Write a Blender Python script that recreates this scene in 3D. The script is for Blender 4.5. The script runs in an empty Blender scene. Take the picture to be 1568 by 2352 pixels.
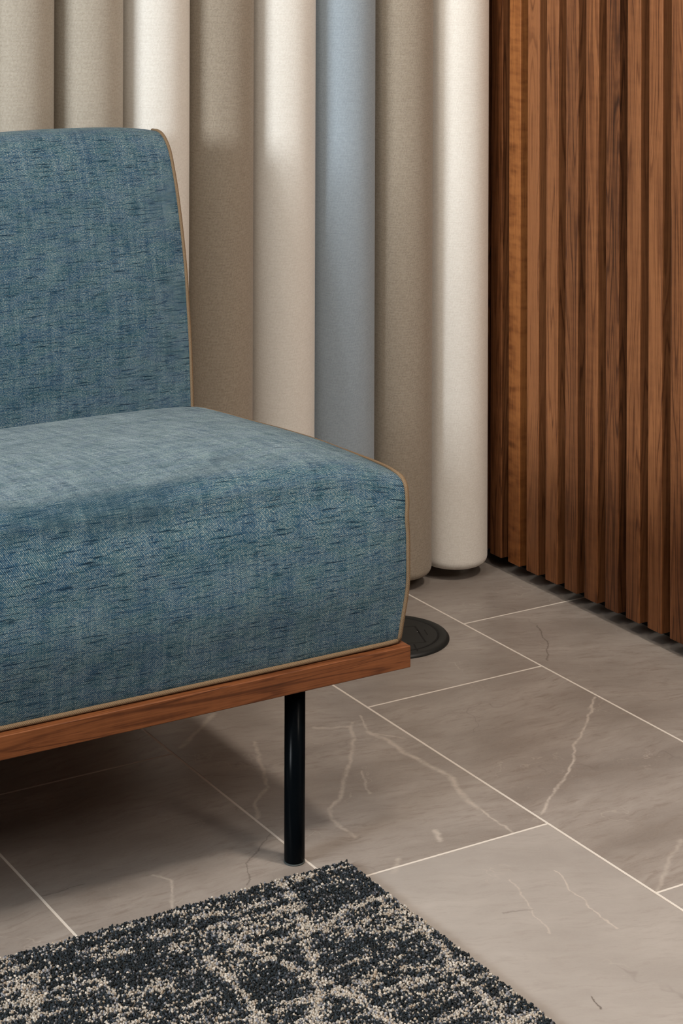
import bpy, math, random
import numpy as np
from mathutils import Vector, noise as mn

PI = math.pi
sc = bpy.context.scene
COL = sc.collection

# ------------------------------------------------------------------ camera
cam = bpy.data.cameras.new('camera')
cam.sensor_width = 36.0
cam.lens = 4685.55 / 2352 * 36
cam.shift_y = -(1176 + 228.9) / 2352
cam.clip_start = 0.05
co = bpy.data.objects.new('camera', cam)
COL.objects.link(co)
co.location = (0, 0, 1.1185)
from mathutils import Matrix
co.rotation_euler = (Matrix.Rotation(-0.5436, 4, 'Z') @ Matrix.Rotation(PI / 2, 4, 'X') @ Matrix.Rotation(0.0031, 4, 'Z')).to_euler()
sc.camera = co

# ------------------------------------------------------------------ light
sc.view_settings.view_transform = 'Standard'
sc.view_settings.look = 'None'
sc.view_settings.exposure = 0.0
sc.view_settings.gamma = 1.0
sc.view_settings.use_curve_mapping = False

world = bpy.data.worlds.new('world')
sc.world = world
world.use_nodes = True
bg = world.node_tree.nodes['Background']
bg.inputs['Color'].default_value = (0.85, 0.93, 1.0, 1)
bg.inputs['Strength'].default_value = 0.012


def area(name, loc, target, size, size_y, power, color, shape='RECTANGLE'):
    l = bpy.data.lights.new(name, 'AREA')
    l.shape = shape
    l.size = size
    if shape in ('RECTANGLE', 'ELLIPSE'):
        l.size_y = size_y
    l.energy = power
    l.color = color
    o = bpy.data.objects.new(name, l)
    COL.objects.link(o)
    o.location = loc
    d = Vector(target) - Vector(loc)
    o.rotation_euler = d.to_track_quat('-Z', 'Y').to_euler()
    return o


area('window_daylight', (-2.6, 1.42, 1.60), (1.6, 2.65, 0.6), 1.30, 0.90, 152, (0.91, 0.965, 1.0))
dl_ = area('ceiling_downlight', (1.06, 1.27, 2.62), (1.30, 1.75, 0.0), 0.28, 0.28, 4.5, (1.0, 0.87, 0.75), 'DISK')
dl_.data.spread = math.radians(110)
dm_ = area('second_downlight', (1.86, 0.95, 2.62), (1.80, 1.6, 0.0), 0.28, 0.28, 14, (1.0, 0.87, 0.75), 'DISK')
dm_.data.spread = math.radians(110)
stf_ = area('slat_top_fill', (0.95, 2.15, 2.62), (1.99, 2.45, 1.50), 0.20, 0.20, 2.6, (1.0, 0.93, 0.84), 'DISK')  # unseen spot added only to brighten the upper slats
stf_.data.spread = math.radians(52)
area('front_glow', (1.88, -0.5, 2.62), (1.65, 2.7, 0.3), 0.5, 0.9, 32, (1.0, 0.87, 0.75))


# ------------------------------------------------------------------ node helpers
class NT:
    def __init__(s, name):
        s.m = bpy.data.materials.new(name)
        s.m.use_nodes = True
        s.t = s.m.node_tree
        s.n = s.t.nodes
        s.b = s.n['Principled BSDF']

    def link(s, a, b):
        s.t.links.new(a, b)

    def put(s, sock, v):
        if isinstance(v, bpy.types.NodeSocket):
            s.link(v, sock)
        elif isinstance(v, (tuple, list)) and sock.type == 'RGBA':
            sock.default_value = (v[0], v[1], v[2], 1)
        else:
            sock.default_value = v

    def math(s, op, a, b=None, c=None, clamp=False):
        n = s.n.new('ShaderNodeMath')
        n.operation = op
        n.use_clamp = clamp
        s.put(n.inputs[0], a)
        if b is not None:
            s.put(n.inputs[1], b)
        if c is not None:
            s.put(n.inputs[2], c)
        return n.outputs[0]

    def vmath(s, op, a, b=None, scale=None):
        n = s.n.new('ShaderNodeVectorMath')
        n.operation = op
        s.put(n.inputs[0], a)
        if b is not None:
            s.put(n.inputs[1], b)
        if scale is not None:
            s.put(n.inputs['Scale'], scale)
        return n.outputs['Value'] if op in ('DOT_PRODUCT', 'LENGTH', 'DISTANCE') else n.outputs['Vector']

    def coord(s, kind='Object'):
        return s.n.new('ShaderNodeTexCoord').outputs[kind]

    def sep(s, v):
        n = s.n.new('ShaderNodeSeparateXYZ')
        s.put(n.inputs[0], v)
        return n.outputs

    def comb(s, x=0.0, y=0.0, z=0.0):
        n = s.n.new('ShaderNodeCombineXYZ')
        s.put(n.inputs[0], x)
        s.put(n.inputs[1], y)
        s.put(n.inputs[2], z)
        return n.outputs[0]

    def scl(s, v, k):
        return s.vmath('MULTIPLY', v, k)

    def noise(s, v, scale=1.0, detail=2.0, rough=0.5, dist=0.0, col=False):
        n = s.n.new('ShaderNodeTexNoise')
        s.put(n.inputs['Vector'], v)
        s.put(n.inputs['Scale'], scale)
        n.inputs['Detail'].default_value = detail
        n.inputs['Roughness'].default_value = rough
        n.inputs['Distortion'].default_value = dist
        return n.outputs['Color' if col else 'Fac']

    def white(s, v, col=False):
        n = s.n.new('ShaderNodeTexWhiteNoise')
        s.put(n.inputs['Vector'], v)
        return n.outputs['Color' if col else 'Value']

    def rng(s, v, a, b, c=0.0, d=1.0, smooth=True):
        n = s.n.new('ShaderNodeMapRange')
        n.interpolation_type = 'SMOOTHSTEP' if smooth else 'LINEAR'
        s.put(n.inputs[0], v)
        for i, k in enumerate((a, b, c, d)):
            s.put(n.inputs[i + 1], k)
        return n.outputs[0]

    def mix(s, f, a, b, mode='MIX'):
        n = s.n.new('ShaderNodeMix')
        n.data_type = 'RGBA'
        n.blend_type = mode
        s.put(n.inputs[0], f)
        s.put(n.inputs[6], a)
        s.put(n.inputs[7], b)
        return n.outputs[2]

    def bump(s, h, strength=0.3, dist=0.001):
        n = s.n.new('ShaderNodeBump')
        n.inputs['Strength'].default_value = strength
        n.inputs['Distance'].default_value = dist
        s.put(n.inputs['Height'], h)
        s.link(n.outputs[0], s.b.inputs['Normal'])

    def set(s, **k):
        for a, v in k.items():
            s.put(s.b.inputs[a.replace('_', ' ')], v)


# ------------------------------------------------------------------ materials
def mat_plain(name, col, rough=0.6, **k):
    N = NT(name)
    N.set(Base_Color=col, Roughness=rough, **k)
    return N.m


def mat_blue_fabric(name, top_nap=False):
    N = NT(name)
    uv = N.coord('UV')
    P = 0.00100
    warp = N.noise(uv, 60, 2, 0.5, 0, True)
    wv = N.vmath('SUBTRACT', warp, (0.5, 0.5, 0.5))
    uvw = N.vmath('ADD', uv, N.scl(wv, (0.0016, 0.0016, 0)))
    q = N.scl(uvw, (1 / P, 1 / P, 0))
    cell = N.vmath('FLOOR', q)
    sx = N.sep(q)
    wx = N.math('SINE', N.math('MULTIPLY', sx[0], PI))
    wy = N.math('SINE', N.math('MULTIPLY', sx[1], PI))
    wv2 = N.math('MULTIPLY', wx, wy)                       # plain weave: + light thread, - blue thread
    rnd = N.noise(uv, 520, 2, 0.6)
    fine = N.noise(uv, 1100, 1, 0.5)
    # slubs: short dark dashes running along the weft
    sl = N.noise(N.scl(uv, (30, 600, 1)), 1.0, 3, 0.62)
    slub = N.rng(sl, 0.53, 0.72)
    sl2 = N.noise(N.scl(uv, (55, 340, 1)), 1.0, 3, 0.62)
    slub2 = N.rng(sl2, 0.48, 0.68)
    vs = N.noise(N.scl(uv, (150, 14, 1)), 1.0, 3, 0.6)
    patch = N.noise(N.scl(uv, (16, 26, 1)), 1.0, 4, 0.6)
    bias = N.math('ADD', N.rng(vs, 0.3, 0.7, -0.20, 0.20, False), N.rng(patch, 0.3, 0.7, -0.16, 0.16, False))
    t = N.math('ADD', N.math('MULTIPLY', wv2, 1.0), N.math('MULTIPLY', N.math('SUBTRACT', rnd, 0.5), 1.7))
    t = N.math('ADD', t, bias)
    t = N.math('ADD', t, N.math('MULTIPLY', N.math('SUBTRACT', fine, 0.5), 0.9))
    t = N.math('SUBTRACT', t, N.math('MULTIPLY', slub, 1.15))
    t = N.math('SUBTRACT', t, N.math('MULTIPLY', slub2, 0.34))
    f = N.rng(t, -0.60, 1.45)
    hue = N.noise(N.scl(uv, (30, 60, 1)), 1.0, 2, 0.5)
    blue = N.mix(N.rng(hue, 0.35, 0.65), (0.006, 0.044, 0.100), (0.009, 0.055, 0.090))
    blue = N.mix(slub, blue, (0.005, 0.020, 0.038))
    light = N.mix(N.rng(rnd, 0.35, 0.65), (0.20, 0.36, 0.43), (0.43, 0.50, 0.46))
    c = N.mix(f, blue, light)
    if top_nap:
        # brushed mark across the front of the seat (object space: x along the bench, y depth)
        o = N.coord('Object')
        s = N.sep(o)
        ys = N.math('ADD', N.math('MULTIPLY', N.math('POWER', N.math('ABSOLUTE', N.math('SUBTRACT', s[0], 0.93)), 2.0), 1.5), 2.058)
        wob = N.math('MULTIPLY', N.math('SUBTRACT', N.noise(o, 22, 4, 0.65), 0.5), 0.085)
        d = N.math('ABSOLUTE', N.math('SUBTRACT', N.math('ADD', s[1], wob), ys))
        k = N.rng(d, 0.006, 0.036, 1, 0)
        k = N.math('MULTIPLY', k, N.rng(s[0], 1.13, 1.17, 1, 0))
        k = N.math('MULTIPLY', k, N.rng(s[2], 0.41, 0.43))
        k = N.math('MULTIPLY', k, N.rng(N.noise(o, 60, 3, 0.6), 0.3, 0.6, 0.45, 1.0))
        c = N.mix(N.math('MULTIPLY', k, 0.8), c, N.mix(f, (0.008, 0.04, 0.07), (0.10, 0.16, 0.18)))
    N.set(Base_Color=c, Roughness=0.85, Sheen_Weight=(N.math('MULTIPLY_ADD', f, 0.80, 0.08) if top_nap else 0.12), Sheen_Roughness=0.45, Specular_IOR_Level=0.15)
    N.b.inputs['Sheen Tint'].default_value = (0.8, 0.86, 0.82, 1)
    N.bump(N.math('SUBTRACT', wv2, N.math('MULTIPLY', slub, 0.6)), 0.35, 0.0005)
    return N.m


def mat_tube(name, c1, c2, p=0.0018, amt=1.0):
    N = NT(name)
    uv = N.coord('UV')
    q = N.scl(uv, (1 / p, 1 / p, 0))
    s = N.sep(q)
    a = N.math('SINE', N.math('MULTIPLY', N.math('ADD', s[0], N.math('MULTIPLY', s[1], 0.9)), PI))
    b = N.math('SINE', N.math('MULTIPLY', N.math('SUBTRACT', s[0], N.math('MULTIPLY', s[1], 1.1)), PI))
    w = N.math('MULTIPLY', a, b)
    rnd = N.white(N.vmath('FLOOR', q))
    strk = N.noise(N.scl(uv, (70, 480, 1)), 1.0, 2, 0.6)
    mot = N.noise(uv, 40, 3, 0.6)
    f = N.math('MULTIPLY_ADD', w, 0.34, 0.5)
    f = N.math('ADD', f, N.math('MULTIPLY', N.math('SUBTRACT', rnd, 0.5), 0.30))
    f = N.math('ADD', f, N.math('MULTIPLY', N.math('SUBTRACT', strk, 0.5), 0.35))
    f = N.math('ADD', f, N.math('MULTIPLY', N.math('SUBTRACT', mot, 0.5), 0.06), clamp=True)
    N.set(Base_Color=N.mix(f, c1, c2), Roughness=0.95, Specular_IOR_Level=0.1, Sheen_Weight=0.12, Sheen_Roughness=0.6)
    N.bump(w, 0.25, 0.0003)
    return N.m


def mat_wood(name, axis, base, dark, light, rough=0.42, vary=1.0, figure=1.0, fine=1.0, curly=0.2):
    """axis: 0 grain along x, 2 grain along z"""
    N = NT(name)
    o = N.coord('Object')
    oi = N.n.new('ShaderNodeObjectInfo')
    off = N.scl(N.comb(oi.outputs['Random'], oi.outputs['Random'], oi.outputs['Random']), (7.3, 13.1, 31.7))
    p = N.vmath('ADD', o, off)
    lo = (1, 1, 0.045) if axis == 2 else (0.045, 1, 1)
    mid = (1, 1, 0.12) if axis == 2 else (0.12, 1, 1)
    # growth rings: distance-like field, warped, then banded
    w = N.noise(N.scl(p, mid), 9, 2, 0.5)
    g = N.noise(N.scl(p, lo), 26, 2, 0.5)
    rings = N.math('SINE', N.math('ADD', N.math('MULTIPLY', g, 95.0), N.math('MULTIPLY', w, 26.0)))
    rings = N.math('POWER', N.math('MULTIPLY_ADD', rings, 0.5, 0.5), 3.5)
    ring2 = N.math('SINE', N.math('ADD', N.math('MULTIPLY', g, 260.0), N.math('MULTIPLY', w, 60.0)))
    ring2 = N.math('POWER', N.math('MULTIPLY_ADD', ring2, 0.5, 0.5), 2.0)
    broad = N.noise(N.scl(p, lo), 30, 2, 0.5)
    pl = (1, 1, 0.022) if axis == 2 else (0.022, 1, 1)
    pores = N.noise(N.scl(p, pl), 1500 * fine, 2, 0.6)
    fib = N.noise(N.scl(p, pl), 620 * fine, 3, 0.7)
    curl = N.noise(N.scl(p, (0.8, 0.8, 2.6) if axis == 2 else (2.6, 1, 1)), 34, 2, 0.5)
    t = N.math('MULTIPLY', N.rng(broad, 0.3, 0.7, 0, 1, False), 0.34)
    t = N.math('ADD', t, N.math('MULTIPLY', rings, 0.30 * figure))
    t = N.math('ADD', t, N.math('MULTIPLY', ring2, 0.14 * figure))
    t = N.math('ADD', t, N.math('MULTIPLY', N.math('SUBTRACT', fib, 0.5), 0.85))
    t = N.math('ADD', t, N.math('MULTIPLY', N.math('SUBTRACT', curl, 0.5), curly))
    if vary:
        r2 = N.white(N.comb(oi.outputs['Random'], 3.3, 1.7))
        t = N.math('ADD', t, N.math('MULTIPLY', N.math('SUBTRACT', r2, 0.5), 0.34 * vary))
    t = N.math('SUBTRACT', t, 0.02, clamp=True)
    c = N.mix(N.rng(t, 0.0, 0.5, 0, 1, False), light, base)
    c = N.mix(N.rng(t, 0.42, 0.95, 0, 1, False), c, dark)
    c = N.mix(N.math('MULTIPLY', N.rng(pores, 0.60, 0.72), 0.55), c, dark)
    if vary:
        c = N.mix(N.math('MULTIPLY', N.white(N.comb(oi.outputs['Random'], 9.1, 5.2)), 0.45), c,
                  N.mix(t, (0.150, 0.060, 0.027), (0.028, 0.013, 0.008)))
    N.set(Base_Color=c, Roughness=rough, Specular_IOR_Level=0.2)
    N.bump(N.math('SUBTRACT', fib, N.rng(pores, 0.6, 0.72)), 0.12, 0.0004)
    return N.m


VEINS = [  # polylines on the floor (metres), half width, strength
    ([(1.792, 2.269), (1.748, 2.224), (1.678, 2.163), (1.612, 2.092), (1.544, 2.043), (1.504, 2.008)], 0.0030, 0.75),
    ([(1.454, 2.328), (1.459, 2.292), (1.462, 2.216), (1.47, 2.161), (1.448, 2.095), (1.447, 2.06)], 0.0060, 0.60),
    ([(1.447, 2.06), (1.447, 1.987)], 0.0022, 0.6),
    ([(1.471, 2.379), (1.454, 2.328), (1.483, 2.286)], 0.0025, 0.55),
    ([(1.449, 2.366), (1.402, 2.284), (1.357, 2.231), (1.315, 2.174), (1.293, 2.158), (1.276, 2.123), (1.278, 2.073)], 0.0042, 0.55),
    ([(1.397, 2.38), (1.443, 2.356)], 0.004, 0.5),
    ([(1.306, 2.375), (1.273, 2.298), (1.254, 2.248), (1.219, 2.217), (1.201, 2.177)], 0.0040, 0.6),
    ([(1.304, 2.487), (1.256, 2.446), (1.215, 2.412)], 0.005, 0.5),
    ([(1.38, 2.227), (1.354, 2.166)], 0.0028, 0.4),
    ([(1.429, 1.886), (1.427, 1.868), (1.415, 1.829), (1.418, 1.82), (1.41, 1.775), (1.41, 1.742)], 0.0016, 0.75),
    ([(1.373, 1.894), (1.357, 1.836), (1.348, 1.811), (1.34, 1.772)], 0.0018, 0.55),
    ([(1.029, 2.115), (1.04, 2.09), (1.014, 2.033)], 0.0026, 0.6),
    ([(1.502, 1.786), (1.553, 1.831), (1.605, 1.87)], 0.004, 0.35),
    ([(1.291, 1.999), (1.269, 1.977)], 0.0055, 0.55),
    ([(1.37, 2.039), (1.36, 2.018)], 0.0050, 0.6),
    ([(1.30, 1.65), (1.292, 1.625)], 0.0018, -0.85),
    ([(1.192, 2.135), (1.162, 2.106), (1.135, 2.083), (1.111, 2.035)], 0.0016, -0.6),
    ([(1.889, 2.54), (1.862, 2.476), (1.818, 2.412)], 0.0022, -0.6),
    ([(1.321, 1.838), (1.354, 1.826)], 0.0022, -0.4),
    ([(0.902, 2.133), (0.955, 2.132)], 0.0018, -0.5),
]


def mat_floor():
    N = NT('stone_floor_tile')
    o = N.coord('Object')
    s = N.sep(o)
    U0, W, LEN = 1.7964, 0.3000, 0.6155
    # row index and distance to the row joint
    r = N.math('DIVIDE', N.math('SUBTRACT', U0, s[0]), W)
    ri = N.math('FLOOR', r)
    rf = N.math('FRACT', r)
    dr = N.math('MULTIPLY', N.math('MINIMUM', rf, N.math('SUBTRACT', 1.0, rf)), W)
    par = N.math('MODULO', N.math('ADD', ri, 100.0), 2.0)
    ph = N.math('ADD', 1.7840, N.math('MULTIPLY', par, 0.2015))
    q = N.math('DIVIDE', N.math('SUBTRACT', s[1], ph), LEN)
    qi = N.math('FLOOR', q)
    qf = N.math('FRACT', q)
    dq = N.math('MULTIPLY', N.math('MINIMUM', qf, N.math('SUBTRACT', 1.0, qf)), LEN)
    d = N.math('MINIMUM', dr, dq)
    grout = N.rng(d, 0.0013, 0.0021, 1, 0)
    tid = N.white(N.comb(ri, qi, 0.5), True)
    tv = N.white(N.comb(ri, qi, 4.5))
    p = N.vmath('ADD', o, N.scl(tid, (9, 9, 9)))
    rot = N.n.new('ShaderNodeVectorRotate')
    rot.inputs['Axis'].default_value = (0, 0, 1)
    N.put(rot.inputs['Vector'], p)
    N.put(rot.inputs['Angle'], N.math('MULTIPLY_ADD', tv, 0.7, -0.25))
    pr = rot.outputs[0]
    warp = N.vmath('SUBTRACT', N.noise(pr, 7, 3, 0.6, 0, True), (0.5, 0.5, 0.5))
    pw = N.vmath('ADD', pr, N.scl(warp, (0.055, 0.055, 0)))
    cloud = N.noise(N.scl(pw, (1, 2.3, 1)), 5.0, 5, 0.6)
    strk = N.noise(N.scl(pw, (1, 4.5, 1)), 26.0, 6, 0.72)
    grain = N.noise(o, 320, 3, 0.7)
    base = N.mix(N.rng(cloud, 0.30, 0.70, 0, 1, False), (0.205, 0.178, 0.158), (0.365, 0.330, 0.300))
    base = N.mix(N.rng(strk, 0.42, 0.66, 0, 0.65, False), base, (0.245, 0.212, 0.186))
    base = N.mix(N.rng(strk, 0.53, 0.72, 0, 0.50, False), base, (0.165, 0.130, 0.108))
    base = N.mix(N.rng(grain, 0.3, 0.7, 0, 0.16, False), base, (0.42, 0.36, 0.31))
    # tiles nearer the camera painted paler, in place of brighter light there
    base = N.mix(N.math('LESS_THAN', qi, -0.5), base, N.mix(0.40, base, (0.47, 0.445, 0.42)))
    # fine natural wisps, light and dark
    n1 = N.math('ABSOLUTE', N.math('SUBTRACT', N.noise(pw, 5.5, 5, 0.62), 0.5))
    m1 = N.rng(N.noise(p, 9, 2, 0.5), 0.50, 0.68)
    base = N.mix(N.math('MULTIPLY', N.math('MULTIPLY', N.rng(n1, 0.0, 0.006, 1, 0), m1), 0.30), base, (0.55, 0.49, 0.43))
    n2 = N.math('ABSOLUTE', N.math('SUBTRACT', N.noise(N.vmath('ADD', pw, (3, 7, 0)), 3.0, 4, 0.55), 0.5))
    m2 = N.rng(N.noise(p, 7, 2, 0.5), 0.52, 0.66)
    base = N.mix(N.math('MULTIPLY', N.math('MULTIPLY', N.rng(n2, 0.0, 0.004, 1, 0), m2), 0.28), base, (0.09, 0.07, 0.06))
    # the individual veins
    ow = N.vmath('ADD', o, N.scl(N.vmath('SUBTRACT', N.noise(o, 26, 5, 0.6, 0, True), (0.5, 0.5, 0.5)), (0.020, 0.020, 0)))
    brk = N.noise(o, 70, 3, 0.6)
    lo = None
    dk = None
    for pts, hw, st in VEINS:
        for a, b in zip(pts[:-1], pts[1:]):
            ba = Vector((b[0] - a[0], b[1] - a[1], 0))
            pa = N.vmath('SUBTRACT', ow, (a[0], a[1], 0))
            h = N.math('MULTIPLY', N.vmath('DOT_PRODUCT', pa, tuple(ba)), 1.0 / ba.length_squared, clamp=True)
            dd = N.vmath('DISTANCE', pa, N.vmath('SCALE', tuple(ba), scale=h))
            k = N.rng(dd, 0.0, hw * (1.15 if st > 0 else 1.0), min(1.0, abs(st) * (1.05 if st > 0 else 0.9)), 0.0)
            if st > 0:
                lo = k if lo is None else N.math('MAXIMUM', lo, k)
            else:
                dk = k if dk is None else N.math('MAXIMUM', dk, k)
    base = N.mix(N.math('MULTIPLY', lo, N.rng(brk, 0.30, 0.60, 0.35, 0.95)), base, (0.56, 0.50, 0.44))
    base = N.mix(dk, base, (0.075, 0.06, 0.05))
    base = N.mix(grout, base, (0.66, 0.61, 0.55))
    N.set(Base_Color=base, Roughness=N.math('ADD', 0.33, N.math('MULTIPLY', grout, 0.4)), Specular_IOR_Level=0.42)
    N.bump(N.math('SUBTRACT', N.math('MULTIPLY', grain, 0.06), grout), 0.5, 0.0008)
    return N.m


def mat_pile():
    N = NT('rug_pile')
    at = N.n.new('ShaderNodeAttribute')
    at.attribute_name = 'tuft'
    f = N.noise(N.coord('Object'), 2500, 1, 0.5)
    c = N.mix(1.0, at.outputs['Color'], N.comb(N.rng(f, 0.3, 0.7, 0.72, 1.2), N.rng(f, 0.3, 0.7, 0.72, 1.2), N.rng(f, 0.3, 0.7, 0.72, 1.2)), 'MULTIPLY')
    N.set(Base_Color=c, Roughness=0.75, Specular_IOR_Level=0.3)
    return N.m


def mat_welt():
    N = NT('tan_welt_cord')
    uv = N.coord('UV')
    s = N.sep(N.scl(uv, (1 / 0.0012, 1 / 0.0012, 0)))
    w = N.math('SINE', N.math('MULTIPLY', N.math('ADD', s[0], s[1]), PI))
    rnd = N.noise(uv, 700, 2, 0.6)
    f = N.math('ADD', N.math('MULTIPLY_ADD', w, 0.15, 0.5), N.math('MULTIPLY', N.math('SUBTRACT', rnd, 0.5), 0.8), clamp=True)
    N.set(Base_Color=N.mix(f, (0.095, 0.058, 0.032), (0.30, 0.205, 0.120)), Roughness=0.8, Specular_IOR_Level=0.2)
    N.bump(w, 0.4, 0.0004)
    return N.m


M_BLUE = mat_blue_fabric('blue_slub_fabric')
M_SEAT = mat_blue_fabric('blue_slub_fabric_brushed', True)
M_WELT = mat_welt()
M_FRAMEWOOD = mat_wood('oiled_walnut_frame', 0, (0.135, 0.044, 0.0155), (0.036, 0.0125, 0.006), (0.230, 0.080, 0.028), 0.5, vary=0, figure=1.0, fine=0.9)
M_SLAT = mat_wood('walnut_slat', 2, (0.143, 0.051, 0.019), (0.020, 0.008, 0.0045), (0.295, 0.118, 0.046), 0.40)
M_CURLY = mat_wood('curly_walnut_slat', 2, (0.180, 0.060, 0.018), (0.040, 0.013, 0.005), (0.33, 0.125, 0.038), 0.38, vary=0, figure=0.35, curly=1.1)
M_LEG = mat_plain('black_lacquered_steel', (0.002, 0.003, 0.004), 0.22, Specular_IOR_Level=0.035)
M_PAD = mat_plain('grey_glide', (0.045, 0.055, 0.055), 0.6)
M_BLACK = mat_plain('black_felt', (0.006, 0.006, 0.006), 0.95)
M_SOCKET = mat_plain('black_plastic', (0.012, 0.014, 0.014), 0.5, Specular_IOR_Level=0.4)
M_GROOVE = mat_plain('black_gap', (0.002, 0.002, 0.002), 0.9)
M_MARK = mat_plain('worn_speck', (0.35, 0.35, 0.33), 0.6)
M_WALL = mat_plain('painted_wall', (0.52, 0.49, 0.45), 0.9)
M_CEIL = mat_plain('painted_ceiling', (0.72, 0.71, 0.69), 0.9)
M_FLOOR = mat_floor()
M_PILE = mat_pile()
M_BACKING = mat_plain('rug_backing', (0.42, 0.37, 0.31), 0.95)
M_UNDER = mat_plain('dark_underside_cloth', (0.02, 0.02, 0.022), 0.95)

CREAM = ((0.66, 0.62, 0.56), (0.88, 0.86, 0.81))
GREIGE = ((0.30, 0.262, 0.208), (0.52, 0.472, 0.398))
TAUPE = ((0.210, 0.172, 0.130), (0.415, 0.362, 0.290))
BLUEGREY = ((0.235, 0.285, 0.325), (0.385, 0.455, 0.520))
M_TUBE = {'cream': mat_tube('cream_wool', *CREAM), 'greige': mat_tube('greige_wool', *GREIGE),
          'taupe': mat_tube('taupe_wool', *TAUPE), 'blue': mat_tube('blue_grey_wool', *BLUEGREY)}


# ------------------------------------------------------------------ mesh helpers
def mesh_obj(name, verts, faces, mat, parent=None, uvs=None, smooth=False, edge_split=None):
    me = bpy.data.meshes.new(name)
    me.from_pydata([tuple(v) for v in verts], [], [tuple(f) for f in faces])
    me.materials.append(mat)
    if uvs is not None:
        l = me.uv_layers.new(name='UVMap')
        vi = np.zeros(len(me.loops), dtype=np.int32)
        me.loops.foreach_get('vertex_index', vi)
        if isinstance(uvs, np.ndarray) and len(uvs) == len(verts):
            l.data.foreach_set('uv', uvs[vi].astype(np.float32).ravel())
    if smooth:
        me.polygons.foreach_set('use_smooth', [True] * len(me.polygons))
    me.update()
    o = bpy.data.objects.new(name, me)
    COL.objects.link(o)
    if parent is not None:
        o.parent = parent
        o.location = Vector((0, 0, 0)) - parent_world(parent)
    return o


def parent_world(p):
    v = Vector((0, 0, 0))
    while p is not None:
        v += Vector(p.location)
        p = p.parent
    return v


def box(name, x0, x1, y0, y1, z0, z1, mat, parent=None, bevel=0.0, seg=2):
    v = [(x, y, z) for x in (x0, x1) for y in (y0, y1) for z in (z0, z1)]
    f = [(0, 1, 3, 2), (4, 6, 7, 5), (0, 4, 5, 1), (2, 3, 7, 6), (0, 2, 6, 4), (1, 5, 7, 3)]
    o = mesh_obj(name, v, f, mat, parent)
    if bevel:
        m = o.modifiers.new('bevel', 'BEVEL')
        m.width = bevel
        m.segments = seg
        m.limit_method = 'ANGLE'
        for p in o.data.polygons:
            p.use_smooth = True
        w = o.modifiers.new('wn', 'WEIGHTED_NORMAL')
    return o


def lathe(name, cx, cy, prof, mat, parent=None, seg=96, cap=True, smooth=True, uv=False):
    """prof: list of (r, z) from bottom to top"""
    V, F, U = [], [], []
    arc = 0
    for i, (r, z) in enumerate(prof):
        if i:
            arc += math.hypot(r - prof[i - 1][0], z - prof[i - 1][1])
        for k in range(seg + 1):
            a = 2 * PI * k / seg
            V.append((cx + r * math.cos(a), cy + r * math.sin(a), z))
            U.append((a * prof[len(prof) // 2][0], arc))
    n = seg + 1
    for i in range(len(prof) - 1):
        for k in range(seg):
            F.append((i * n + k, i * n + k + 1, (i + 1) * n + k + 1, (i + 1) * n + k))
    if cap:
        F.append(tuple(reversed(range(0, seg))))
        F.append(tuple(range((len(prof) - 1) * n, (len(prof) - 1) * n + seg)))
    o = mesh_obj(name, V, F, mat, parent, np.array(U), smooth=smooth)
    return o


def spline(pts, n):
    """Catmull-Rom (centripetal-ish) through pts resampled to n points by arc length"""
    P = [np.array(p, float) for p in pts]
    P = [2 * P[0] - P[1]] + P + [2 * P[-1] - P[-2]]
    out = []
    for i in range(1, len(P) - 2):
        for k in range(24):
            t = k / 24
            p0, p1, p2, p3 = P[i - 1:i + 3]
            out.append(0.5 * ((2 * p1) + (-p0 + p2) * t + (2 * p0 - 5 * p1 + 4 * p2 - p3) * t * t + (-p0 + 3 * p1 - 3 * p2 + p3) * t ** 3))
    out.append(P[-2])
    out = np.array(out)
    d = np.r_[0, np.cumsum(np.linalg.norm(np.diff(out, axis=0), axis=1))]
    s = np.linspace(0, d[-1], n)
    return np.stack([np.interp(s, d, out[:, k]) for k in range(out.shape[1])], 1)


def tube_path(name, path, r, mat, parent, seg=10, flat=1.0):
    P = np.array(path, float)
    V, F, U = [], [], []
    up = np.array([0.0, 0.0, 1.0])
    arc = 0
    T0 = None
    for i, p in enumerate(P):
        t = P[min(i + 1, len(P) - 1)] - P[max(i - 1, 0)]
        t = t / np.linalg.norm(t)
        if T0 is None:
            a = np.cross(t, np.array([1.0, 0.2, 0.1]))
            a /= np.linalg.norm(a)
        else:
            a = a - t * np.dot(a, t)
            a /= np.linalg.norm(a)
        T0 = t
        b = np.cross(t, a)
        if i:
            arc += np.linalg.norm(p - P[i - 1])
        for k in range(seg + 1):
            w = 2 * PI * k / seg
            V.append(p + r * (a * math.cos(w) + b * math.sin(w)))
            U.append((w * r, arc))
    n = seg + 1
    for i in range(len(P) - 1):
        for k in range(seg):
            F.append((i * n + k, i * n + k + 1, (i + 1) * n + k + 1, (i + 1) * n + k))
    F.append(tuple(reversed(range(0, seg))))
    F.append(tuple(range((len(P) - 1) * n, (len(P) - 1) * n + seg)))
    return mesh_obj(name, V, F, mat, parent, np.array(U), smooth=True)


def thing(name, loc, label, cat, group=None):
    o = bpy.data.objects.new(name, None)
    o.empty_display_size = 0.05
    COL.objects.link(o)
    o.location = loc
    o['label'] = label
    o['category'] = cat
    if group:
        o['group'] = group
    return o


def struct(o):
    o['kind'] = 'structure'
    return o


# ------------------------------------------------------------------ room
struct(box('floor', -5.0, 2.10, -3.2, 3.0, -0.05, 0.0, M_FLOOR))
struct(box('wall_back', -5.0, 2.10, 2.875, 3.0, 0.0, 2.7, M_WALL))
struct(box('wall_right', 2.060, 2.18, -3.2, 2.875, 0.0, 2.7, M_WALL))
struct(box('ceiling', -5.0, 2.18, -3.2, 3.0, 2.7, 2.8, M_CEIL))

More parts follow.
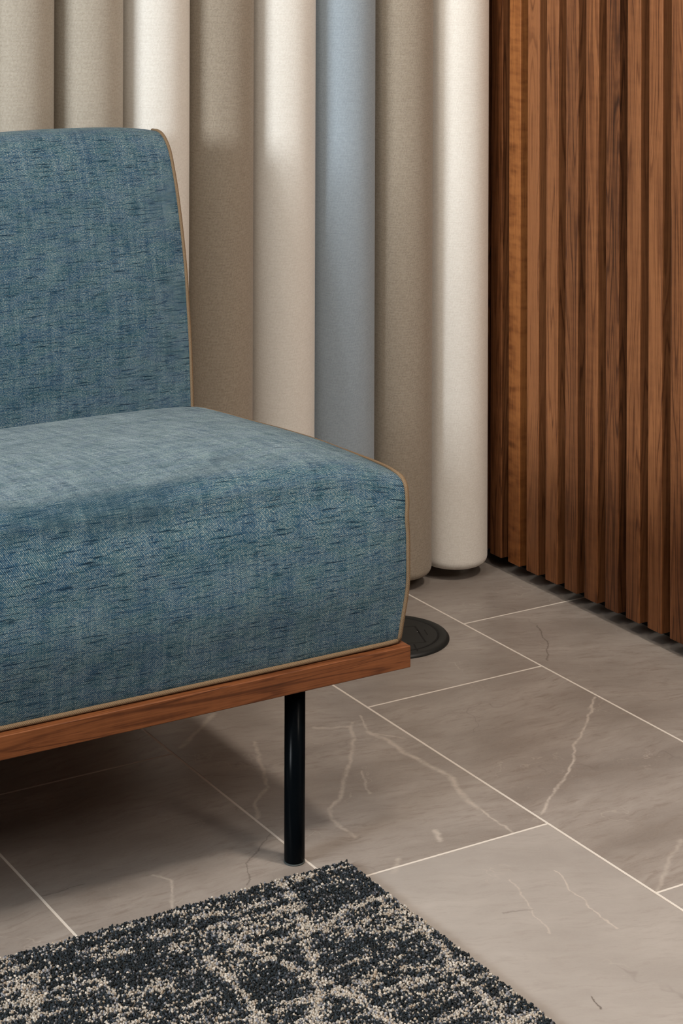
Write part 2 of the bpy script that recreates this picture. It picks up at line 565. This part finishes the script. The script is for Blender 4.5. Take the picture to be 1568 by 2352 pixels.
# ------------------------------------------------------------------ slatted wall panel
SU = 1.9934
panel = thing('slatted_wall_panel', (SU, 2.2, 0.02), 'tall walnut slatted panel covering the right-hand wall above the stone floor', 'wall panel')
box('backing_board', 2.034, 2.058, 1.20, 2.868, 0.02, 2.60, M_BLACK, panel)
box('plinth', 2.034, 2.058, 1.20, 2.868, 0.0005, 0.0195, M_BLACK, panel)
s0 = None
for i in range(-1, 27):
    y0 = 2.7772 - 0.0513 * i
    if s0 is None:
        s0 = box('slat', 0.0, 0.0385, 0.0, 0.0318, 0.0, 2.58, M_SLAT, None, 0.0011, 2)
        s0.data.name = 'slat'
        s = s0
    else:
        s = s0.copy()
        COL.objects.link(s)
    # the second slat from the tubes is a curly, more orange board
    if i == 1:
        s.data = s0.data.copy()
        s.data.materials[0] = M_CURLY
    s.parent = panel
    s.location = (0, y0 - 2.2, 0.0)

# ------------------------------------------------------------------ upholstered tubes
TV, TR, TU0 = 2.809, 0.0557, 1.1404


def wall_tube(i, mat, label):
    cu = TU0 + 2 * TR * i
    t = thing('upholstered_tube', (cu, TV, 0.02), label, 'wall bolster', 'upholstered tubes along the back wall')
    R = TR - 0.0003
    zb = 0.020
    prof = [(0.0, zb + 0.004), (R * 0.5, zb + 0.0035), (R - 0.012, zb + 0.0015)]
    for k in range(0, 9):
        a = -PI / 2 + k / 8 * PI / 2
        prof.append((R - 0.0095 + 0.0095 * math.cos(a), zb + 0.0125 + 0.0125 * math.sin(a)))
    z = zb + 0.02
    while z < 2.6:
        prof.append((R, z))
        z += 0.12
    prof.append((R, 2.6))
    o = lathe('cover', cu, TV, prof[1:], M_TUBE[mat], t, 96, True)
    # stitched seam around the bottom edge
    path = []
    for k in range(73):
        a = 2 * PI * k / 72
        path.append((cu + (R - 0.0082) * math.cos(a), TV + (R - 0.0082) * math.sin(a), zb + 0.0010))
    tube_path('bottom_seam', path, 0.0013, M_TUBE[mat], t, 6)
    return t


wall_tube(-3, 'cream', 'cream upholstered tube, third to the left of the cut-off greige tube')
wall_tube(-2, 'blue', 'blue-grey upholstered tube, second to the left of the cut-off greige tube')
wall_tube(-1, 'cream', 'cream upholstered tube directly left of the cut-off greige tube')
wall_tube(0, 'greige', 'greige upholstered tube cut off by the left edge of the photo')
wall_tube(1, 'greige', 'full-width greige upholstered tube touching the left side of a cream one')
wall_tube(2, 'cream', 'cream upholstered tube rising behind the right corner of the backrest')
wall_tube(3, 'taupe', 'taupe upholstered tube standing between two cream ones')
wall_tube(4, 'cream', 'cream upholstered tube directly left of the blue-grey one')
wall_tube(5, 'blue', 'blue-grey upholstered tube, the only blue one on the wall')
wall_tube(6, 'taupe', 'taupe upholstered tube directly right of the blue-grey one')
wall_tube(7, 'cream', 'cream upholstered tube in the corner beside the walnut slats')

# ------------------------------------------------------------------ sofa bench
UL, UR = -0.30, 1.323
sofa = thing('sofa', (0.5, 2.37, 0.0), 'armless blue fabric sofa on a walnut frame with black metal legs', 'sofa')
box('frame', UL, UR, 2.025, 2.735, 0.2098, 0.2356, M_FRAMEWOOD, sofa, 0.0012, 3)


def leg(u, v):
    r = 0.0121
    prof = [(r * 0.80, 0.0012), (r * 0.93, 0.0020), (r, 0.0045), (r, 0.2098)]
    l = lathe('leg', u, v, prof, M_LEG, sofa, 48, True)
    lathe('glide', u, v, [(r * 0.98, 0.0003), (r * 1.03, 0.0008), (r * 1.03, 0.0014), (r * 0.9, 0.0019)], M_PAD, l, 32, True)


for lu, lv in ((1.1835, 2.0575), (1.1835, 2.690), (-0.16, 2.0575), (-0.16, 2.690)):
    leg(lu, lv)


def cushion(name, prof, crown_fn, uend_fn, mat, nprof=150, cap_in=0.004):
    """prof: closed (v,z) loop at the end seam, going front-bottom -> up -> back -> bottom.
    crown_fn(w, v, z) -> (dv, dz) interior fullness; w = 0 at the seams, 1 in the middle."""
    loop = np.array(prof)
    d = np.r_[0, np.cumsum(np.linalg.norm(np.diff(loop, axis=0), axis=1))]
    c = 0.5 * (UL + UR)
    # rings from left end to right end, denser near the ends
    ts = list(np.linspace(0, 0.13, 22)) + list(np.linspace(0.16, 1.0, 34))
    ts = sorted(set([round(t, 5) for t in ts]))
    half = [t for t in ts]
    us = [('L', t) for t in half[:-1]] + [('L', 1.0)] + [('R', t) for t in reversed(half[:-1])]
    V, F, U = [], [], []
    hl = (UR - UL) / 2
    rings = []
    for side, t in us:
        dist = t * hl
        w = 1 - math.exp(-dist / 0.055)
        ring = []
        for k, (v, z) in enumerate(loop):
            ue = uend_fn(v, z)
            off = UR - ue
            if side == 'L':
                u = UL + off + dist * (hl - off) / hl
            else:
                u = ue - dist * (hl - off) / hl
            dv, dz = crown_fn(w, v, z)
            nz = mn.noise(Vector((u * 7, v * 7, z * 7))) * 0.0016 + mn.noise(Vector((u * 22, v * 22 + 5, z * 22))) * 0.0006
            ring.append((u, v + dv - nz * w, z + dz + nz * 0.8 * w))
            U.append((u, d[k]))
        V += ring
        rings.append(len(ring))
    n = len(loop)
    R = len(us)
    for i in range(R - 1):
        for k in range(n - 1):
            a = i * n + k
            F.append((a, a + 1, a + n + 1, a + n))
        F.append((i * n + n - 1, i * n, (i + 1) * n, (i + 1) * n + n - 1))
    # end panels: three insets with a gentle bulge
    for side in (0, 1):
        base = 0 if side == 0 else (R - 1) * n
        sgn = -1 if side == 0 else 1
        cen = np.mean(np.array(V[base:base + n]), axis=0)
        prev = list(range(base, base + n))
        for sc_, bul in ((0.93, 0.003), (0.75, 0.007), (0.4, 0.010)):
            st = len(V)
            for k in range(n):
                p = np.array(V[base + k])
                q = cen + (p - cen) * sc_
                q[0] = p[0] * sc_ + cen[0] * (1 - sc_) + sgn * bul * 0.4
                V.append(tuple(q))
                U.append((q[1], q[2]))
            cur = list(range(st, st + n))
            for k in range(n):
                a, b = prev[k], prev[(k + 1) % n]
                e, g = cur[(k + 1) % n], cur[k]
                F.append((a, g, e, b) if side == 0 else (a, b, e, g))
            prev = cur
        F.append(tuple(prev) if side == 0 else tuple(reversed(prev)))
    o = mesh_obj(name, V, F, mat, sofa, np.array(U), smooth=True)
    # crisp seam where the end panel meets the cover
    me = o.data
    o.modifiers.new('es', 'EDGE_SPLIT').split_angle = math.radians(48)
    return o, loop


def sm(x, a, b):
    t = min(1, max(0, (x - a) / (b - a)))
    return t * t * (3 - 2 * t)


# seat
front = spline([(2.0400, 0.2375), (2.0365, 0.250), (2.034, 0.285), (2.033, 0.330), (2.034, 0.385), (2.0355, 0.407), (2.0385, 0.4205), (2.047, 0.4288),
                (2.066, 0.4322), (2.100, 0.4334), (2.1824, 0.4334), (2.247, 0.4315), (2.3259, 0.4258), (2.4054, 0.4185), (2.5097, 0.4095),
                (2.575, 0.4015), (2.592, 0.392)], 120)
back = spline([(2.5925, 0.38), (2.593, 0.30), (2.590, 0.250), (2.583, 0.2385)], 16)
seat_prof = np.vstack([front, back, spline([(2.56, 0.2362), (2.06, 0.2362)], 12)])


def seat_crown(w, v, z):
    k = sm(z, 0.36, 0.43)
    front_k = 1 - sm(v, 2.05, 2.58)
    dz = w * k * (0.011 + 0.017 * front_k)
    # soften the front top edge: pull the corner back where the foam rolls over
    roll = math.exp(-((z - 0.415) / 0.022) ** 2) * (1 - sm(v, 2.035, 2.075))
    dv = 0.012 * roll * w - 0.009 * w * math.exp(-((z - 0.32) / 0.05) ** 2) * (v < 2.1)
    dz -= 0.010 * w * math.exp(-((v - 2.045) / 0.016) ** 2) * k
    return dv, dz


def seat_end(v, z):
    f = 1 - sm(v, 2.06, 2.3)
    return 1.3145 + f * (0.0085 * sm(z, 0.24, 0.315) - 0.0015 * math.exp(-((z - 0.385) / 0.012) ** 2)) + (1 - f) * 0.0040


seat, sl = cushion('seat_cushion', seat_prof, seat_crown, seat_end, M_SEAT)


def welt_end(prof, uend_fn, parent, n, r=0.0026, out=0.0006):
    path = [(uend_fn(v, z) + out, v - 0.0006, z + 0.0006 - 0.0026 * sm(v, 2.08, 2.2) * (z < 0.5)) for v, z in prof]
    return tube_path('welt_cord', path, r, M_WELT, parent, 10)


welt_end(front[:-4], seat_end, seat, 0)
# welt along the bottom front edge, turning the corner softly
pth = [(1.3145, 2.052, 0.2392), (1.3148, 2.046, 0.2392), (1.3140, 2.0415, 0.2392), (1.3105, 2.0385, 0.2390), (1.300, 2.0372, 0.2389)]
pth = [tuple(p) for p in spline(pth, 16)] + [(u, 2.0365 + 0.0008 * mn.noise(Vector((u * 9, 0, 0))), 0.2389) for u in np.linspace(1.28, UL + 0.02, 60)]
tube_path('welt_cord', pth, 0.0028, M_WELT, seat, 10)

# backrest
bfront = spline([(2.590, 0.30), (2.590, 0.36), (2.5894, 0.400), (2.5954, 0.4803), (2.604, 0.5408), (2.6112, 0.5893), (2.6255, 0.6496),
                 (2.6398, 0.6979), (2.6541, 0.7339), (2.6642, 0.7549), (2.6757, 0.7695), (2.6872, 0.7765), (2.700, 0.7790), (2.718, 0.7785)], 120)
bback = spline([(2.729, 0.775), (2.7345, 0.764), (2.7355, 0.73), (2.735, 0.60), (2.734, 0.40), (2.733, 0.2375)], 40)
back_prof = np.vstack([bfront, bback, spline([(2.70, 0.2362), (2.640, 0.2362), (2.602, 0.2375), (2.594, 0.25)], 14)])


def back_crown(w, v, z):
    k = sm(z, 0.72, 0.775)
    dz = w * 0.0115 * k
    fr = 1 - sm(v, 2.69, 2.72)
    dv = -w * 0.007 * fr * sm(z, 0.40, 0.52) * (1 - sm(z, 0.70, 0.775))
    dv += 0.004 * w * math.exp(-((z - 0.766) / 0.012) ** 2) * fr
    return dv, dz


def back_end(v, z):
    return 1.3190 - 0.002 * sm(z, 0.75, 0.78)


bk, bl = cushion('backrest', back_prof, back_crown, back_end, M_BLUE)
welt_end(bfront[18:], back_end, bk, 0, 0.0024)
path = [(back_end(v, z) + 0.0006, v, z) for v, z in bback]
tube_path('welt_cord', path, 0.0016, M_WELT, bk, 8)

# ------------------------------------------------------------------ floor outlet
CX, CY, CR = 1.6667, 2.6080, 0.0895
outlet = thing('floor_outlet', (CX, CY, 0.0), 'round black floor outlet cover set in the stone tiles behind the sofa corner', 'floor outlet')
lathe('rim', CX, CY, [(CR, 0.0002), (CR, 0.0020), (CR - 0.0022, 0.0048), (CR - 0.006, 0.0060), (CR - 0.0140, 0.0064), (CR - 0.0165, 0.0052), (CR - 0.0175, 0.0044)], M_SOCKET, outlet, 128, True)
lid = lathe('lid', CX, CY, [(CR - 0.0178, 0.0046), (CR - 0.0182, 0.0058), (CR - 0.0190, 0.0062)], M_SOCKET, outlet, 128, True, False)
lathe('lid_gap', CX, CY, [(CR - 0.0163, 0.0052), (CR - 0.0163, 0.00585), (CR - 0.0182, 0.00585), (CR - 0.0182, 0.0052)], M_GROOVE, outlet, 128, False)


def strip(name, a, b, w, z, mat, parent):
    a, b = Vector((a[0], a[1], 0)), Vector((b[0], b[1], 0))
    d = (b - a).normalized()
    n = Vector((-d.y, d.x, 0)) * w / 2
    v = [a + n, a - n, b - n, b + n]
    V = [(p.x, p.y, z) for p in v] + [(p.x, p.y, z + 0.0003) for p in v]
    return mesh_obj(name, V, [(3, 2, 1, 0), (4, 5, 6, 7), (0, 1, 5, 4), (1, 2, 6, 5), (2, 3, 7, 6), (3, 0, 4, 7)], mat, parent)


strip('flap_seam', (1.7165, 2.616), (1.6935, 2.552), 0.0026, 0.0061, M_GROOVE, lid)
strip('flap_seam', (1.6935, 2.552), (1.640, 2.5715), 0.0007, 0.0061, M_GROOVE, lid)
strip('flap_seam', (1.7165, 2.616), (1.655, 2.638), 0.0007, 0.0061, M_GROOVE, lid)
strip('finger_slot', (1.6740, 2.554), (1.6630, 2.5275), 0.0020, 0.0061, M_GROOVE, lid)
strip('finger_slot', (1.6640, 2.5525), (1.6560, 2.5345), 0.0018, 0.0061, M_GROOVE, lid)
strip('embossed_mark', (1.7205, 2.5960), (1.7130, 2.5760), 0.0014, 0.0061, M_GROOVE, lid)
strip('embossed_mark', (1.7110, 2.6010), (1.7050, 2.5850), 0.0010, 0.0061, M_GROOVE, lid)
strip('embossed_mark', (1.7075, 2.5960), (1.7068, 2.5940), 0.0016, 0.0061, M_MARK, lid)

# ------------------------------------------------------------------ rug
RX1, RY1 = 1.2325, 2.0185
RX0, RY0 = -0.70, 0.75
rug = thing('rug', (0.4, 1.4, 0.0), 'charcoal and cream looped pile rug with a streaked pattern in front of the sofa', 'rug')
box('backing', RX0, RX1, RY0, RY1, 0.0003, 0.0035, M_BACKING, rug, 0.0008, 2)
LINES = [([(1.14, 2.02), (1.12, 1.935), (1.068, 1.816), (1.024, 1.728), (0.98, 1.60)], 0.0065),
         ([(1.107, 1.897), (1.19, 1.921), (1.235, 1.915)], 0.0048),
         ([(1.069, 1.824), (1.038, 1.893), (1.021, 1.939)], 0.0055),
         ([(1.066, 1.814), (1.082, 1.77), (1.09, 1.70)], 0.0055),
         ([(0.809, 1.946), (0.778, 1.875), (0.74, 1.75)], 0.0060),
         ([(0.992, 1.904), (0.991, 1.825), (0.978, 1.756)], 0.0052),
         ([(0.883, 1.928), (0.864, 1.824)], 0.0045),
         ([(1.221, 1.853), (1.209, 1.785), (1.197, 1.711), (1.19, 1.60)], 0.0052)]
rng = np.random.default_rng(11)
# icosahedron blob
ph = (1 + 5 ** 0.5) / 2
ico = np.array([(-1, ph, 0), (1, ph, 0), (-1, -ph, 0), (1, -ph, 0), (0, -1, ph), (0, 1, ph), (0, -1, -ph), (0, 1, -ph), (ph, 0, -1), (ph, 0, 1), (-ph, 0, -1), (-ph, 0, 1)])
ico /= np.linalg.norm(ico[0])
icf = np.array([(0, 11, 5), (0, 5, 1), (0, 1, 7), (0, 7, 10), (0, 10, 11), (1, 5, 9), (5, 11, 4), (11, 10, 2), (10, 7, 6), (7, 1, 8), (3, 9, 4), (3, 4, 2), (3, 2, 6), (3, 6, 8), (3, 8, 9), (4, 9, 5), (2, 4, 11), (6, 2, 10), (8, 6, 7), (9, 8, 1)])


def grid(x0, x1, y0, y1, st):
    xs = np.arange(x0 + st * 0.4, x1 - st * 0.3, st)
    ys = np.arange(y0 + st * 0.4, y1 - st * 0.3, st)
    X, Y = np.meshgrid(xs, ys)
    return np.stack([X.ravel(), Y.ravel()], 1)


FX, FY, ST = 0.68, 1.50, 0.0022
fine_p = grid(FX, RX1 - 0.0015, FY, RY1 - 0.0015, ST)
co_a = grid(RX0, FX, RY0, RY1, 0.0075)
co_b = grid(FX, RX1, RY0, FY, 0.0075)
pts = np.vstack([fine_p, co_a, co_b])
siz = np.r_[np.full(len(fine_p), ST), np.full(len(co_a) + len(co_b), 0.0075)]
nP = len(pts)
pts = pts + (rng.random((nP, 2)) - 0.5) * siz[:, None] * 0.9
dl = np.full(nP, 9.0)
wd = np.stack([[mn.noise(Vector((x * 22, y * 22, 3))), mn.noise(Vector((x * 22, y * 22, 9)))] for x, y in pts]) * 0.011
pw = pts + wd
for poly, hw in LINES:
    for a, b in zip(poly[:-1], poly[1:]):
        a, b = np.array(a), np.array(b)
        ba = b - a
        h = np.clip(((pw - a) @ ba) / (ba @ ba), 0, 1)
        dd = np.linalg.norm(pw - a - h[:, None] * ba, axis=1) / hw
        dl = np.minimum(dl, dd)
cream = np.zeros(nP)
for i, (x, y) in enumerate(pts):
    st = mn.noise(Vector((x * 17, y * 75, 0))) * 0.62 + mn.noise(Vector((x * 60, y * 150, 7))) * 0.42 + mn.noise(Vector((x * 7, y * 15, 4))) * 0.40
    cream[i] = st
cream = cream - 0.03 + rng.normal(0, 0.12, nP)
cream += 0.60 * np.exp(-(dl ** 2))
isc = np.clip((cream + 0.06) / 0.42, 0.04, 0.96)
r1 = rng.random(nP)
r2 = rng.random(nP)
darkc = np.array([(0.007, 0.010, 0.012), (0.013, 0.020, 0.026), (0.042, 0.052, 0.066), (0.12, 0.12, 0.13)])
lightc = np.array([(0.36, 0.32, 0.27), (0.49, 0.445, 0.39), (0.22, 0.22, 0.235), (0.33, 0.265, 0.20)])
dc = darkc[np.searchsorted([0.45, 0.78, 0.93], r1)]
lc = lightc[np.searchsorted([0.40, 0.72, 0.92], r1)]
pick = (isc > r2)[:, None]
tc = np.where(pick, lc, dc) * (0.8 + 0.45 * rng.random(nP))[:, None]
sc3 = siz[:, None] * np.stack([0.52 + 0.3 * rng.random(nP), 0.52 + 0.3 * rng.random(nP), 0.65 + 0.3 * rng.random(nP)], 1)
ang = rng.random(nP) * 2 * PI
zc = 0.0046 + rng.random(nP) * 0.0030
vv = ico[None, :, :] * (1 + (rng.random((nP, 12, 1)) - 0.5) * 0.7)
ca, sa = np.cos(ang)[:, None], np.sin(ang)[:, None]
vx = (vv[:, :, 0] * ca - vv[:, :, 1] * sa) * sc3[:, 0:1] + pts[:, 0:1]
vy = (vv[:, :, 0] * sa + vv[:, :, 1] * ca) * sc3[:, 1:2] + pts[:, 1:2]
vz = vv[:, :, 2] * sc3[:, 2:3] + zc[:, None]
VV = np.stack([vx, vy, np.maximum(vz, 0.003)], 2).reshape(-1, 3)
FF = (icf[None] + (np.arange(nP) * 12)[:, None, None]).reshape(-1, 3)
me = bpy.data.meshes.new('pile')
me.vertices.add(len(VV))
me.vertices.foreach_set('co', VV.astype(np.float32).ravel())
me.loops.add(len(FF) * 3)
me.loops.foreach_set('vertex_index', FF.astype(np.int32).ravel())
me.polygons.add(len(FF))
me.polygons.foreach_set('loop_start', np.arange(0, len(FF) * 3, 3, dtype=np.int32))
me.polygons.foreach_set('use_smooth', np.ones(len(FF), dtype=bool))
me.update(calc_edges=True)
ca_ = me.color_attributes.new('tuft', 'FLOAT_COLOR', 'POINT')
cc = np.ones((nP, 12, 4), dtype=np.float32)
cc[:, :, :3] = tc[:, None, :]
ca_.data.foreach_set('color', cc.ravel())
me.materials.append(M_PILE)
pile = bpy.data.objects.new('pile', me)
COL.objects.link(pile)
pile.parent = rug
pile.location = Vector((0, 0, 0)) - Vector(rug.location)
pile['kind'] = 'stuff'
